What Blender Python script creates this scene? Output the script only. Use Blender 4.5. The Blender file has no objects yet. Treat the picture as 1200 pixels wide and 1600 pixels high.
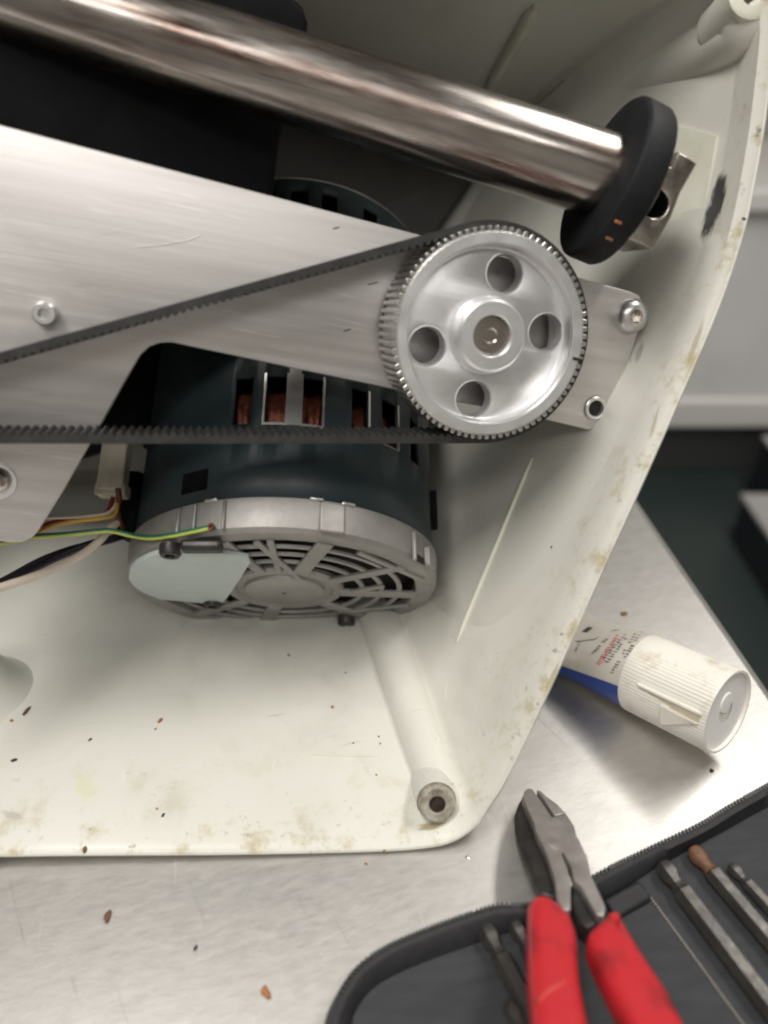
import bpy, bmesh, math, random
from mathutils import Vector, Matrix, noise
from mathutils.bvhtree import BVHTree
random.seed(7)
R = math.radians
sc = bpy.context.scene
COL = sc.collection

# ------------------------------------------------------------------ camera
F = 1197.0                      # focal length in photo pixels (1200 x 1600)
PITCH = R(35); H = 0.287        # looking down on the bench, lens height above it
sp, cp = math.sin(PITCH), math.cos(PITCH)
CAM = Vector((0, 0, H))
ROT = Matrix(((1, 0, 0), (0, sp, -cp), (0, cp, sp)))     # camera axes -> world
cam_d = bpy.data.cameras.new('camera'); cam = bpy.data.objects.new('camera', cam_d); COL.objects.link(cam)
cam.matrix_world = Matrix.Translation(CAM) @ ROT.to_4x4()
cam_d.sensor_fit = 'VERTICAL'; cam_d.sensor_height = 36; cam_d.lens = 36 * F / 1600
cam_d.clip_start = 0.005; cam_d.clip_end = 60
cam_d.dof.use_dof = True; cam_d.dof.focus_distance = 0.335; cam_d.dof.aperture_fstop = 4.6
sc.camera = cam

# ------------------------------------------------------------------ light
wd = bpy.data.worlds.new('World'); sc.world = wd; wd.use_nodes = True
wd.node_tree.nodes['Background'].inputs[0].default_value = (0.9, 0.95, 1, 1)
wd.node_tree.nodes['Background'].inputs[1].default_value = 0.24
def area(name, loc, sx, sy, power, col, aim=None):
    d = bpy.data.lights.new(name, 'AREA'); d.shape = 'RECTANGLE'; d.size = sx; d.size_y = sy; d.energy = power; d.color = col
    o = bpy.data.objects.new(name, d); COL.objects.link(o); o.location = loc
    t = Vector(aim) if aim else Vector((loc[0], loc[1], -5))
    o.rotation_euler = (t - Vector(loc)).to_track_quat('-Z', 'Y').to_euler()
area('ceiling_lamp', (-0.48, -0.15, 1.62), 0.40, 0.9, 17, (1, 0.97, 0.92))
area('ceiling_lamp', (0.95, 0.75, 1.62), 0.25, 1.2, 18, (1, 0.97, 0.92))
area('ceiling_lamp', (0.0, -1.25, 1.62), 1.8, 0.5, 13, (1, 0.97, 0.93))
sc.view_settings.view_transform = 'Standard'; sc.view_settings.look = 'None'
sc.view_settings.exposure = 0.38; sc.view_settings.gamma = 1
sc.cycles.use_denoising = True
sc.cycles.max_bounces = 8
sc.cycles.filter_width = 2.1

# ------------------------------------------------------------------ geometry helpers
def wdir(px, py): return ROT @ Vector(((px - 600) / F, (800 - py) / F, -1))
def W(px, py, z): return CAM + wdir(px, py) * z
def cv(x, y, z): return ROT @ Vector((x, y, z))          # camera-frame vector -> world
def onplane(px, py, p0, n):
    d = wdir(px, py); return CAM + d * ((p0 - CAM).dot(n) / d.dot(n))
UP = Vector((0, 0, 1))
def ontable(px, py, h=0): return onplane(px, py, Vector((0, 0, h)), UP)
def oncyl(px, py, p0, ax, r):
    d = wdir(px, py).normalized(); ax = ax.normalized(); w = CAM - p0
    dd = d - ax * d.dot(ax); ww = w - ax * w.dot(ax)
    A, B, C_ = dd.dot(dd), 2 * dd.dot(ww), ww.dot(ww) - r * r
    D = max(0.0, B * B - 4 * A * C_)
    return CAM + d * ((-B - math.sqrt(D)) / (2 * A))
def catmull(pts, n, closed=False):
    out = []; N = len(pts)
    g = (lambda i: pts[i % N]) if closed else (lambda i: pts[max(0, min(N - 1, i))])
    for i in range(N if closed else N - 1):
        p0, p1, p2, p3 = g(i - 1), g(i), g(i + 1), g(i + 2)
        for k in range(n):
            t = k / n
            out.append(0.5 * (2 * p1 + (p2 - p0) * t + (2 * p0 - 5 * p1 + 4 * p2 - p3) * t * t + (3 * p1 - p0 - 3 * p2 + p3) * t ** 3))
    if not closed: out.append(pts[-1].copy())
    return out
V2 = lambda a: [Vector((x, y)) for x, y in a]

def org(o):
    v = Vector((0, 0, 0))
    while o is not None:
        v += o.location; o = o.parent
    return v
def tag(o, label=None, cat=None, group=None, kind=None):
    if label: o['label'] = label
    if cat: o['category'] = cat
    if group: o['group'] = group
    if kind: o['kind'] = kind
    return o
def thing(name, label, cat, loc, group=None):
    o = bpy.data.objects.new(name, None); COL.objects.link(o); o.location = loc
    o.empty_display_size = 0.02
    return tag(o, label, cat, group)
def build(name, verts, faces, mat, parent=None, smooth=35, base=None, bevel=0):
    verts = [Vector(v) for v in verts]
    if parent is not None: o0 = org(parent)
    else:
        o0 = Vector(base) if base is not None else sum(verts, Vector()) / len(verts)
    me = bpy.data.meshes.new(name)
    me.from_pydata([v - o0 for v in verts], [], faces)
    bm = bmesh.new(); bm.from_mesh(me); bmesh.ops.recalc_face_normals(bm, faces=bm.faces); bm.to_mesh(me); bm.free()
    me.materials.append(mat)
    o = bpy.data.objects.new(name, me); COL.objects.link(o)
    if parent is not None: o.parent = parent
    else: o.location = o0
    if smooth:
        for p in me.polygons: p.use_smooth = True
        me.set_sharp_from_angle(angle=R(smooth))
    if bevel:
        b = o.modifiers.new('bevel', 'BEVEL'); b.width = bevel; b.segments = 2; b.limit_method = 'ANGLE'; b.angle_limit = R(40)
    return o
class MB:                                            # mesh collector
    def __init__(s): s.v = []; s.f = []
    def add(s, v, f):
        n = len(s.v); s.v += list(v); s.f += [tuple(i + n for i in q) for q in f]; return s
    def box(s, c, ex, ey, ez, lx, ly, lz):
        c = Vector(c); a, b, d = ex * lx / 2, ey * ly / 2, ez * lz / 2
        v = [c - a - b - d, c + a - b - d, c + a + b - d, c - a + b - d, c - a - b + d, c + a - b + d, c + a + b + d, c - a + b + d]
        return s.add(v, [(0, 3, 2, 1), (4, 5, 6, 7), (0, 1, 5, 4), (1, 2, 6, 5), (2, 3, 7, 6), (3, 0, 4, 7)])
    def wbox(s, x0, x1, y0, y1, z0, z1):
        return s.box(((x0 + x1) / 2, (y0 + y1) / 2, (z0 + z1) / 2), Vector((1, 0, 0)), Vector((0, 1, 0)), UP, x1 - x0, y1 - y0, z1 - z0)
    def build(s, name, mat, parent=None, **k): return build(name, s.v, s.f, mat, parent, **k)
def frame(ax):
    ax = ax.normalized(); t = UP if abs(ax.z) < .9 else Vector((1, 0, 0))
    e1 = t.cross(ax).normalized(); return e1, ax.cross(e1)
def tube_geo(pts, rad, n=10, cap=True):
    if not hasattr(rad, '__len__'): rad = [rad] * len(pts)
    v, f = [], []; e1 = None
    for i, p in enumerate(pts):
        t = (pts[min(i + 1, len(pts) - 1)] - pts[max(i - 1, 0)]).normalized()
        if e1 is None: e1, _ = frame(t)
        e1 = (e1 - t * e1.dot(t)).normalized(); e2 = t.cross(e1)
        for k in range(n):
            a = 2 * math.pi * k / n; v.append(p + (e1 * math.cos(a) + e2 * math.sin(a)) * rad[i])
    for i in range(len(pts) - 1):
        for k in range(n):
            f.append((i * n + k, i * n + (k + 1) % n, (i + 1) * n + (k + 1) % n, (i + 1) * n + k))
    if cap: f += [tuple(range(n))[::-1], tuple(range((len(pts) - 1) * n, len(pts) * n))]
    return v, f
def tube(name, pts, rad, mat, parent=None, n=10, **k):
    v, f = tube_geo(pts, rad, n); return build(name, v, f, mat, parent, smooth=50, **k)
def lathe_geo(prof, p0, ax, n=48, rfun=None, e=None, cap=(True, True)):
    ax = ax.normalized(); e1, e2 = e if e else frame(ax); v, f = [], []
    for i, (s, r) in enumerate(prof):
        for k in range(n):
            a = 2 * math.pi * k / n; rr = rfun(i, s, r, a) if rfun else r
            v.append(p0 + ax * s + (e1 * math.cos(a) + e2 * math.sin(a)) * rr)
    for i in range(len(prof) - 1):
        for k in range(n): f.append((i * n + k, i * n + (k + 1) % n, (i + 1) * n + (k + 1) % n, (i + 1) * n + k))
    if cap[0]: f.append(tuple(range(n))[::-1])
    if cap[1]: f.append(tuple(range((len(prof) - 1) * n, len(prof) * n)))
    return v, f
def lathe(name, prof, p0, ax, mat, parent=None, n=48, rfun=None, e=None, cap=(True, True), **k):
    v, f = lathe_geo(prof, p0, ax, n, rfun, e, cap); return build(name, v, f, mat, parent, **k)
def flat(name, outs, p0, ex, ey, ez, depth, mat, parent=None, bev=0.0005, res=1, **k):
    """plate with holes: outlines in the plane (p0, ex, ey), top face at p0, body going down -ez"""
    cu = bpy.data.curves.new(name, 'CURVE'); cu.dimensions = '2D'; cu.fill_mode = 'BOTH'
    S = 1000.0
    for o in outs:
        s = cu.splines.new('POLY'); s.points.add(len(o) - 1); s.use_cyclic_u = True
        for i, q in enumerate(o): s.points[i].co = (q[0] * S, q[1] * S, 0, 1)
    cu.extrude = (depth / 2 - bev) * S; cu.bevel_depth = bev * S; cu.bevel_resolution = res; cu.offset = -bev * S
    ob = bpy.data.objects.new(name, cu); COL.objects.link(ob)
    dg = bpy.context.evaluated_depsgraph_get(); me = bpy.data.meshes.new_from_object(ob.evaluated_get(dg))
    bm = bmesh.new(); bm.from_mesh(me); bmesh.ops.remove_doubles(bm, verts=bm.verts, dist=1e-3)
    bm.verts.index_update()
    v = [p0 + ex * (q.co.x / S) + ey * (q.co.y / S) + ez * (q.co.z / S - depth / 2) for q in bm.verts]
    f = [tuple(q.index for q in p.verts) for p in bm.faces]; bm.free()
    bpy.data.objects.remove(ob); bpy.data.curves.remove(cu); bpy.data.meshes.remove(me)
    return build(name, v, f, mat, parent, **k)
def circ(c, r, n=32): return [(c[0] + r * math.cos(2 * math.pi * i / n), c[1] + r * math.sin(2 * math.pi * i / n)) for i in range(n)]

# ------------------------------------------------------------------ materials
def mat(name, col, rough=0.5, metal=0.0, col2=None, nscale=60, nmix=1.0, bump=0.0, bscale=400, rvar=0.0, stretch=None, spec=0.5,
        thresh=(0.35, 0.7), coat=0, detail=5, scr=()):
    m = bpy.data.materials.new(name); m.use_nodes = True; nt = m.node_tree; N = nt.nodes; L = nt.links
    b = N['Principled BSDF']; b.inputs['Base Color'].default_value = (*col, 1); b.inputs['Roughness'].default_value = rough
    b.inputs['Metallic'].default_value = metal; b.inputs['Specular IOR Level'].default_value = spec; b.inputs['Coat Weight'].default_value = coat
    tc = N.new('ShaderNodeTexCoord'); vec = tc.outputs['Object']
    if stretch:
        ax, k = stretch           # compress the pattern along axis ax by k (long streaks along ax)
        ax = ax.normalized(); d = N.new('ShaderNodeVectorMath'); d.operation = 'DOT_PRODUCT'; d.inputs[1].default_value = ax; L.new(vec, d.inputs[0])
        s = N.new('ShaderNodeVectorMath'); s.operation = 'SCALE'; s.inputs[0].default_value = ax * -(1 - k); L.new(d.outputs['Value'], s.inputs['Scale'])
        a = N.new('ShaderNodeVectorMath'); a.operation = 'ADD'; L.new(vec, a.inputs[0]); L.new(s.outputs[0], a.inputs[1]); vec = a.outputs[0]
    m['_'] = 0
    def nz(scale, det=detail, v=vec):
        n = N.new('ShaderNodeTexNoise'); n.inputs['Scale'].default_value = scale; n.inputs['Detail'].default_value = det; n.inputs['Roughness'].default_value = .62
        L.new(v, n.inputs['Vector']); return n.outputs['Fac']
    def mr(x, a0, a1, b0, b1):
        n = N.new('ShaderNodeMapRange'); n.inputs[1].default_value = a0; n.inputs[2].default_value = a1; n.inputs[3].default_value = b0; n.inputs[4].default_value = b1
        L.new(x, n.inputs[0]); return n.outputs[0]
    colsock = None
    if col2 is not None:
        mx = N.new('ShaderNodeMix'); mx.data_type = 'RGBA'; mx.inputs[6].default_value = (*col, 1); mx.inputs[7].default_value = (*col2, 1)
        L.new(mr(nz(nscale), thresh[0], thresh[1], 0, nmix), mx.inputs[0]); L.new(mx.outputs[2], b.inputs['Base Color']); colsock = mx.outputs[2]
    for ax, scl, th, sc_col in scr:         # fine scratches running along ax, in patches
        ax = ax.normalized(); d = N.new('ShaderNodeVectorMath'); d.operation = 'DOT_PRODUCT'; d.inputs[1].default_value = ax; L.new(tc.outputs['Object'], d.inputs[0])
        q = N.new('ShaderNodeVectorMath'); q.operation = 'SCALE'; q.inputs[0].default_value = ax * -.975; L.new(d.outputs['Value'], q.inputs['Scale'])
        a = N.new('ShaderNodeVectorMath'); a.operation = 'ADD'; L.new(tc.outputs['Object'], a.inputs[0]); L.new(q.outputs[0], a.inputs[1])
        mul = N.new('ShaderNodeMath'); mul.operation = 'MULTIPLY'; L.new(mr(nz(scl, 1, a.outputs[0]), th, th + .05, 0, 1), mul.inputs[0]); L.new(mr(nz(45, 2, tc.outputs['Object']), .46, .62, 0, .42), mul.inputs[1])
        mx = N.new('ShaderNodeMix'); mx.data_type = 'RGBA'; mx.inputs[7].default_value = (*sc_col, 1)
        if colsock is not None: L.new(colsock, mx.inputs[6])
        else: mx.inputs[6].default_value = (*col, 1)
        L.new(mul.outputs[0], mx.inputs[0]); colsock = mx.outputs[2]; L.new(colsock, b.inputs['Base Color'])
    if rvar: L.new(mr(nz(nscale * 1.7), .3, .7, rough - rvar, rough + rvar), b.inputs['Roughness'])
    if bump:
        bp = N.new('ShaderNodeBump'); bp.inputs['Strength'].default_value = bump; bp.inputs['Distance'].default_value = 0.0004
        L.new(nz(bscale), bp.inputs['Height']); L.new(bp.outputs[0], b.inputs['Normal'])
    m.pop('_')
    return m

# mechanism frame (aluminium plate, pulley, belt lie in planes square to AX)
AX = cv(.25, -.27, 1).normalized()
PUL0 = W(769, 525, .295)
PL0 = PUL0 - AX * .0235
def pl(px, py, off=-.0235):  return onplane(px, py, PUL0 + AX * off, AX)
U = (pl(650, 365) - pl(0, 195)).normalized(); Vv = AX.cross(U)
def l2(p, o=PUL0): q = p - o; return Vector((q.dot(U), q.dot(Vv)))

M = {}
M['alu'] = mat('brushed_aluminium', (.66, .635, .625), .50, .88, (.50, .475, .465), 130, .85, .12, 900, .07, (U + Vv * .05, .03), scr=[(U, 900, .64, (.93, .91, .90)), (U + Vv * .3, 600, .68, (.42, .38, .37))])
M['alu_turned'] = mat('turned_aluminium', (.86, .86, .87), .43, .9, (.76, .76, .775), 70, .6, .05, 700, .06, scr=[(U, 700, .68, (.6, .58, .56))])
M['alu_tooth'] = mat('tooth_aluminium', (.74, .73, .72), .32, .95, (.5, .47, .43), 120, .7)
M['steel'] = mat('steel', (.62, .58, .54), .25, 1, (.35, .29, .25), 120, .6, .05, 600, .08)
M['bench'] = mat('stainless_bench', (.61, .59, .565), .43, .85, (.53, .51, .49), 220, .8, .10, 700, .035, (Vector((.96, .28, 0)), .35), scr=[(Vector((.9, .45, 0)), 500, .68, (.72, .71, .70)), (Vector((.5, -.8, 0)), 420, .70, (.26, .25, .24)), (Vector((-.2, 1, 0)), 600, .70, (.75, .74, .73))])
M['case'] = mat('black_nylon', (.012, .012, .014), .62, 0, (.02, .02, .022), 300, 1, .5, 2200)
M['lining'] = mat('charcoal_fabric', (.027, .028, .031), .8, 0, (.040, .041, .045), 240, 1, .5, 2600, 0, (Vector((1, .15, 0)), .25))
M['rubber'] = mat('black_rubber', (.009, .010, .012), .6, 0, (.017, .017, .019), 120, 1, .4, 900, spec=.25)
M['belt'] = mat('belt_rubber', (.018, .017, .017), .5, 0, (.036, .034, .032), 160, 1, .25, 1200)
M['black'] = mat('matte_black', (.0025, .0025, .003), .65, 0, (.005, .005, .006), 60, 1, .25, 500, spec=.12)
M['teal'] = mat('dark_teal_paint', (.014, .026, .030), .45, 0, (.020, .033, .037), 40, 1, .1, 600, .08)
M['castalu'] = mat('cast_aluminium', (.34, .325, .31), .52, .5, (.25, .24, .23), 60, .8, .35, 380, .06)
M['cover'] = mat('pale_blue_grey_paint', (.50, .56, .56), .5, 0, (.44, .50, .50), 60, 1, .1, 500)
M['hole'] = mat('dark_inside', (.01, .01, .011), .7)
M['copper'] = mat('copper_winding', (.20, .06, .035), .4, .6, (.06, .014, .01), 500, 1, .5, 1500)
M['tin'] = mat('bright_tin', (.72, .72, .71), .3, .9, (.5, .5, .5), 100, .6)
M['white_plastic'] = mat('white_plastic', (.79, .765, .70), .42, 0, (.50, .42, .29), 75, .8, .05, 300, thresh=(.56, .74))
M['label'] = mat('cream_label', (.70, .67, .61), .45, 0, (.58, .54, .47), 60, 1, .05, 300, .1)
M['cap_in'] = mat('white_cap_inside', (.86, .85, .83), .4)
M['blue'] = mat('blue_print', (.022, .06, .27), .42)
M['ink'] = mat('black_ink', (.06, .06, .07), .5)
M['red_ink'] = mat('red_ink', (.72, .10, .09), .5)
M['grip'] = mat('red_grip', (.50, .022, .030), .36, 0, (.20, .018, .022), 60, .9, .12, 500, .08, thresh=(.50, .66))
M['plier'] = mat('plier_steel', (.56, .52, .50), .46, .85, (.38, .35, .33), 90, .8, .12, 600, .08)
M['blacksteel'] = mat('black_oxide', (.022, .020, .019), .42, .3, (.05, .045, .042), 110, 1, .15, 500, .1)
M['key'] = mat('hex_key_steel', (.050, .047, .045), .36, .5, (.085, .078, .070), 150, 1, .15, 700, .1)
M['rust'] = mat('rusty_tip', (.20, .09, .045), .6, .2, (.10, .06, .04), 400, 1)
M['thread'] = mat('pale_thread', (.30, .27, .23), .8)
M['zip'] = mat('zip_teeth', (.05, .05, .053), .35)
for n_, c_ in (('w_white', (.72, .62, .53)), ('w_yellow', (.70, .40, .07)), ('w_green', (.02, .16, .09)), ('w_lime', (.50, .55, .10)), ('w_navy', (.012, .011, .02)),
               ('w_red', (.25, .02, .015)), ('w_brown', (.10, .035, .02)), ('conn', (.55, .50, .42))):
    M[n_] = mat(n_, c_, .4, 0, tuple(x * .8 for x in c_), 120, .8)
M['crumb'] = mat('crumb_orange', (.42, .17, .05), .7, 0, (.22, .09, .03), 600, 1, .4, 2000)
M['speck'] = mat('crumb_dark', (.03, .025, .02), .7)
M['chip'] = mat('crumb_brown', (.17, .08, .045), .7, 0, (.09, .04, .02), 500, 1)
M['floor'] = mat('green_floor', (.022, .034, .033), .45, 0, (.03, .042, .04), 5, 1)
M['wallp'] = mat('wall_paint', (.62, .60, .56), .6)
M['ceil'] = mat('ceiling_white', (.72, .71, .69), .7)
M['cab'] = mat('cabinet_grey', (.72, .71, .715), .5, 0, (.64, .635, .64), 6, 1, .05, 60)
M['cabw'] = mat('cabinet_rail_white', (.72, .70, .68), .4)
M['cabd'] = mat('cabinet_dark', (.05, .05, .05), .5)
M['bin'] = mat('dark_box', (.018, .02, .026), .5)
M['binlid'] = mat('pale_lid', (.48, .47, .47), .4, .3)

# rod: polished, brown rust and wear, red-brown reflections painted in as streaks
ROD0, ROD1 = W(-300, -112, .268), W(962, 280, .300)
RODAX = (ROD1 - ROD0).normalized()
M['rod'] = mat('polished_rod', (.40, .37, .345), .24, 1, (.12, .07, .053), 80, 1, .16, 500, .12, (RODAX, .13), thresh=(.42, .66), scr=[(RODAX, 1100, .64, (.75, .72, .68)), (RODAX, 700, .66, (.10, .06, .05))])

# housing plastic with grime: 'grime' attribute follows the rim, blotches follow noise, a few local smears
def housing_mat(smears, org0):
    m = mat('cream_housing', (.69, .68, .625), .33, 0, (.655, .64, .575), 9, 1, .05, 160, .07, scr=[(Vector((1, .3, .1)), 500, .70, (.40, .39, .35)), (Vector((.2, 1, .2)), 420, .71, (.80, .79, .74)), (Vector((-.3, .5, .8)), 420, .71, (.45, .43, .38))])
    nt = m.node_tree; N = nt.nodes; L = nt.links; b = N['Principled BSDF']
    cur = b.inputs['Base Color'].links[0].from_socket
    tc = N.new('ShaderNodeTexCoord')
    def noise_(s, sock=None):
        n = N.new('ShaderNodeTexNoise'); n.inputs['Scale'].default_value = s; n.inputs['Detail'].default_value = 6; n.inputs['Roughness'].default_value = .7
        L.new(sock or tc.outputs['Object'], n.inputs['Vector']); return n.outputs['Fac']
    def math_(op, a, c):
        n = N.new('ShaderNodeMath'); n.operation = op; n.use_clamp = True
        for i, x in enumerate((a, c)):
            if isinstance(x, (int, float)): n.inputs[i].default_value = x
            else: L.new(x, n.inputs[i])
        return n.outputs[0]
    def mrange(x, a0, a1):
        n = N.new('ShaderNodeMapRange'); n.interpolation_type = 'SMOOTHSTEP'; n.inputs[1].default_value = a0; n.inputs[2].default_value = a1; L.new(x, n.inputs[0]); return n.outputs[0]
    def mixc(fac, col):
        nonlocal cur
        n = N.new('ShaderNodeMix'); n.data_type = 'RGBA'; L.new(fac, n.inputs[0]); L.new(cur, n.inputs[6]); n.inputs[7].default_value = (*col, 1); cur = n.outputs[2]
    at = N.new('ShaderNodeAttribute'); at.attribute_name = 'grime'
    mixc(math_('MULTIPLY', math_('MULTIPLY', at.outputs['Fac'], mrange(noise_(70), .50, .66)), .7), (.40, .32, .14))
    mixc(math_('MULTIPLY', math_('MULTIPLY', at.outputs['Fac'], mrange(noise_(150), .60, .70)), .8), (.09, .06, .035))
    mixc(math_('MULTIPLY', mrange(noise_(17), .50, .72), .34), (.46, .45, .41))
    mixc(math_('MULTIPLY', mrange(noise_(420), .71, .77), .4), (.2, .18, .14))
    for c, ax, lr, sr, col, st, ns, lo in smears:
        d = N.new('ShaderNodeVectorMath'); d.operation = 'SUBTRACT'; L.new(tc.outputs['Object'], d.inputs[0]); d.inputs[1].default_value = c - org0
        s = N.new('ShaderNodeVectorMath'); s.operation = 'DOT_PRODUCT'; s.inputs[1].default_value = ax; L.new(d.outputs[0], s.inputs[0])
        k = N.new('ShaderNodeVectorMath'); k.operation = 'SCALE'; k.inputs[0].default_value = ax * -(1 - sr / lr); L.new(s.outputs['Value'], k.inputs['Scale'])
        a = N.new('ShaderNodeVectorMath'); a.operation = 'ADD'; L.new(d.outputs[0], a.inputs[0]); L.new(k.outputs[0], a.inputs[1])
        ln = N.new('ShaderNodeVectorMath'); ln.operation = 'LENGTH'; L.new(a.outputs[0], ln.inputs[0])
        fall = N.new('ShaderNodeMapRange'); fall.inputs[1].default_value = 0; fall.inputs[2].default_value = sr; fall.inputs[3].default_value = 1; fall.inputs[4].default_value = 0
        L.new(ln.outputs['Value'], fall.inputs[0])
        mixc(math_('MULTIPLY', mrange(math_('MULTIPLY', fall.outputs[0], noise_(ns, a.outputs[0])), lo, lo + .13), st), col)
    L.new(cur, b.inputs['Base Color'])
    return m

# ------------------------------------------------------------------ room around the bench (setting)
FZ = -.86
def sbox(name, x0, x1, y0, y1, z0, z1, m):
    return tag(MB().wbox(x0, x1, y0, y1, z0, z1).build(name, m, base=((x0 + x1) / 2, (y0 + y1) / 2, z0), smooth=0), kind='structure')
sbox('floor', -2.6, 2.6, -2.2, 3.0, FZ - .05, FZ, M['floor'])
sbox('ceiling', -2.6, 2.6, -2.2, 3.0, 1.70, 1.75, M['ceil'])
sbox('wall_back', -2.6, 2.6, 3.0, 3.1, FZ, 1.70, M['wallp'])
sbox('wall_front', -2.6, 2.6, -2.3, -2.2, FZ, 1.70, M['wallp'])
sbox('wall_left', -2.7, -2.6, -2.2, 3.0, FZ, 1.70, M['wallp'])
sbox('wall_right', 2.6, 2.7, -2.2, 3.0, FZ, 1.70, M['wallp'])

# cabinet behind, standing on the floor
CY = 1.83
def zat(py):
    d = wdir(1100, py); return H + d.z * CY / d.y
cab = thing('steel_cabinet', 'grey steel cabinet with white rail and dark toe panel standing behind the bench', 'cabinet', (1.2, CY + .3, FZ))
z1, z2, z3, z4 = zat(738), zat(665), zat(620), zat(328)
MB().wbox(.2, 2.3, CY + .05, CY + .6, FZ, z1).build('toe_kick', M['black'], cab, smooth=0)
MB().wbox(.2, 2.3, CY + .012, CY + .6, z1, z2).build('lower_panel', M['cabd'], cab, bevel=.004)
MB().wbox(.2, 2.3, CY - .02, CY + .6, z2, z3).build('rail', M['cabw'], cab, bevel=.01)
MB().wbox(.2, 2.3, CY, CY + .6, z3, z4).build('door_panel', M['cab'], cab, bevel=.006)
MB().wbox(.2, 2.3, CY - .03, CY + .62, z4, z4 + .05).build('counter', M['cabw'], cab, bevel=.008)
bn = thing('storage_box', 'low dark box with pale grey lid on the green floor past the bench edge', 'box', (1.2, 1.2, FZ))
MB().wbox(.865, 1.5, .62, 1.535, FZ, -.748).build('box_body', M['bin'], bn, bevel=.006)
MB().wbox(.86, 1.505, .615, 1.54, -.748, -.735).build('lid', M['binlid'], bn, bevel=.004)
b2 = thing('dark_case', 'small dark case with cream top on floor in front of the cabinet', 'case', (1.1, 1.7, FZ))
MB().wbox(.985, 1.25, 1.62, 1.74, FZ, -.70).build('case_body', M['bin'], b2, bevel=.006)
MB().wbox(.982, 1.253, 1.617, 1.743, -.70, -.69).build('case_lid', M['binlid'], b2, bevel=.003)

# stainless bench
TA, TB = ontable(1003, 780), ontable(1200, 1060)
def edge_x(y): return TA.x + (TB.x - TA.x) * (y - TA.y) / (TB.y - TA.y)
y0, y1 = -.45, .80
be = thing('steel_bench', 'brushed stainless steel workbench under the open machine and tools', 'workbench', (-.3, .2, FZ))
bt = MB(); T = .036; g = -.002
bt.add([Vector((-1.0, y0, g)), Vector((edge_x(y0), y0, g)), Vector((edge_x(y1), y1, g)), Vector((-1.0, y1, g)),
        Vector((-1.0, y0, g - T)), Vector((edge_x(y0), y0, g - T)), Vector((edge_x(y1), y1, g - T)), Vector((-1.0, y1, g - T))],
       [(0, 1, 2, 3), (7, 6, 5, 4), (0, 4, 5, 1), (1, 5, 6, 2), (2, 6, 7, 3), (3, 7, 4, 0)])
bt.build('bench_top', M['bench'], be, bevel=.006)
for x, y in ((-.9, -.35), (.1, -.35), (-.9, .7), (.06, .7)):
    tube('leg', [Vector((x, y, FZ)), Vector((x, y, g - T))], .02, M['steel'], be)

# ------------------------------------------------------------------ housing
RN = Vector((.05, -.05, 1)); RP = Vector(((500 - 600) / F, (800 - 1337) / F, -1)) * .3048   # rim plane, camera frame
rim_px = [(-420, 1352), (0, 1341), (350, 1338), (560, 1334), (655, 1329), (708, 1318), (746, 1292), (766, 1264), (793, 1221), (850, 1104), (903, 986), (954, 872),
          (1005, 760), (1060, 636), (1123, 490), (1165, 365), (1190, 245), (1205, 140), (1215, 20), (1195, -70), (1120, -130), (800, -190), (-420, -330)]
back_px = [(-250, 745), (50, 745), (250, 745), (430, 744), (480, 741), (505, 736), (525, 728), (538, 716), (548, 700), (558, 675), (570, 640), (585, 600),
           (606, 550), (635, 480), (668, 410), (700, 345), (735, 290), (752, 262), (765, 245), (750, 235), (730, 228), (500, 190), (-250, 30)]
def rimpt(q):
    d = Vector(((q[0] - 600) / F, (800 - q[1]) / F, -1)); return d * (RP.dot(RN) / d.dot(RN))
rimC = catmull([rimpt(q) for q in rim_px], 5, True)
backC = catmull([Vector(((x - 600) / F, (800 - y) / F, -1)) * .53 for x, y in back_px], 5, True)
NL = len(rimC)
def offs(loop, d):
    out = []
    for i, p in enumerate(loop):
        t = loop[(i + 1) % NL] - loop[i - 1]; n = Vector((t.y, -t.x, 0)).normalized()    # outward (loop runs anticlockwise in the picture)
        out.append(p + n * d)
    return out
rn = RN.normalized()
rimN = rimC
inner0 = offs(rimC, -.0022)
inner1 = [p - rn * .0016 for p in offs(rimC, -.0030)]
inner2 = [p - rn * .0034 for p in offs(rimC, -.0050)]
def lerp(A, B, t):
    out = []
    for a, b in zip(A, B):
        q = a.lerp(b, t); k = max(0, min(1, (a.x - .02) / .06)); q.x = a.x + (b.x - a.x) * (t + (t ** 1.5 - t) * k); out.append(q)
    return out
obk = [p - Vector((0, 0, .003)) for p in offs(backC, .0018)]
loops = [obk, lerp(obk, rimC, .5), [p - rn * .006 for p in offs(rimC, -.0006)], [p - rn * .001 for p in rimC], offs(rimC, -.0008),
         [p for p in offs(rimC, -.0016)], [p - rn * .0008 for p in inner0], inner1, inner2]
for t in (.06, .2, .35, .5, .65, .8, .9, .96): loops.append(lerp(inner2, offs(backC, 0), t))
lb = loops[-1]
cen = sum(backC, Vector()) / NL
loops.append([p.lerp(cen, .012) + Vector((0, 0, .003)) for p in backC])
loops.append([p.lerp(cen, .045) for p in backC])
hv = [CAM + ROT @ p for l in loops for p in l]
hf = []
for j in range(len(loops) - 1):
    for i in range(NL): hf.append((j * NL + i, j * NL + (i + 1) % NL, (j + 1) * NL + (i + 1) % NL, (j + 1) * NL + i))
hf.append(tuple(range((len(loops) - 1) * NL, len(loops) * NL)))
hf.append(tuple(range(NL))[::-1])
HB = Vector((-.1, .3, 0))
bvh = BVHTree.FromPolygons(hv, hf[:-1])
def hit(px, py, lift=0):
    d = wdir(px, py).normalized(); p, n, i, t = bvh.ray_cast(CAM, d)
    if p is None: return W(px, py, .4), Vector((0, 0, 1))
    if n.dot(d) > 0: n = -n
    return p + n * lift, n
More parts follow.
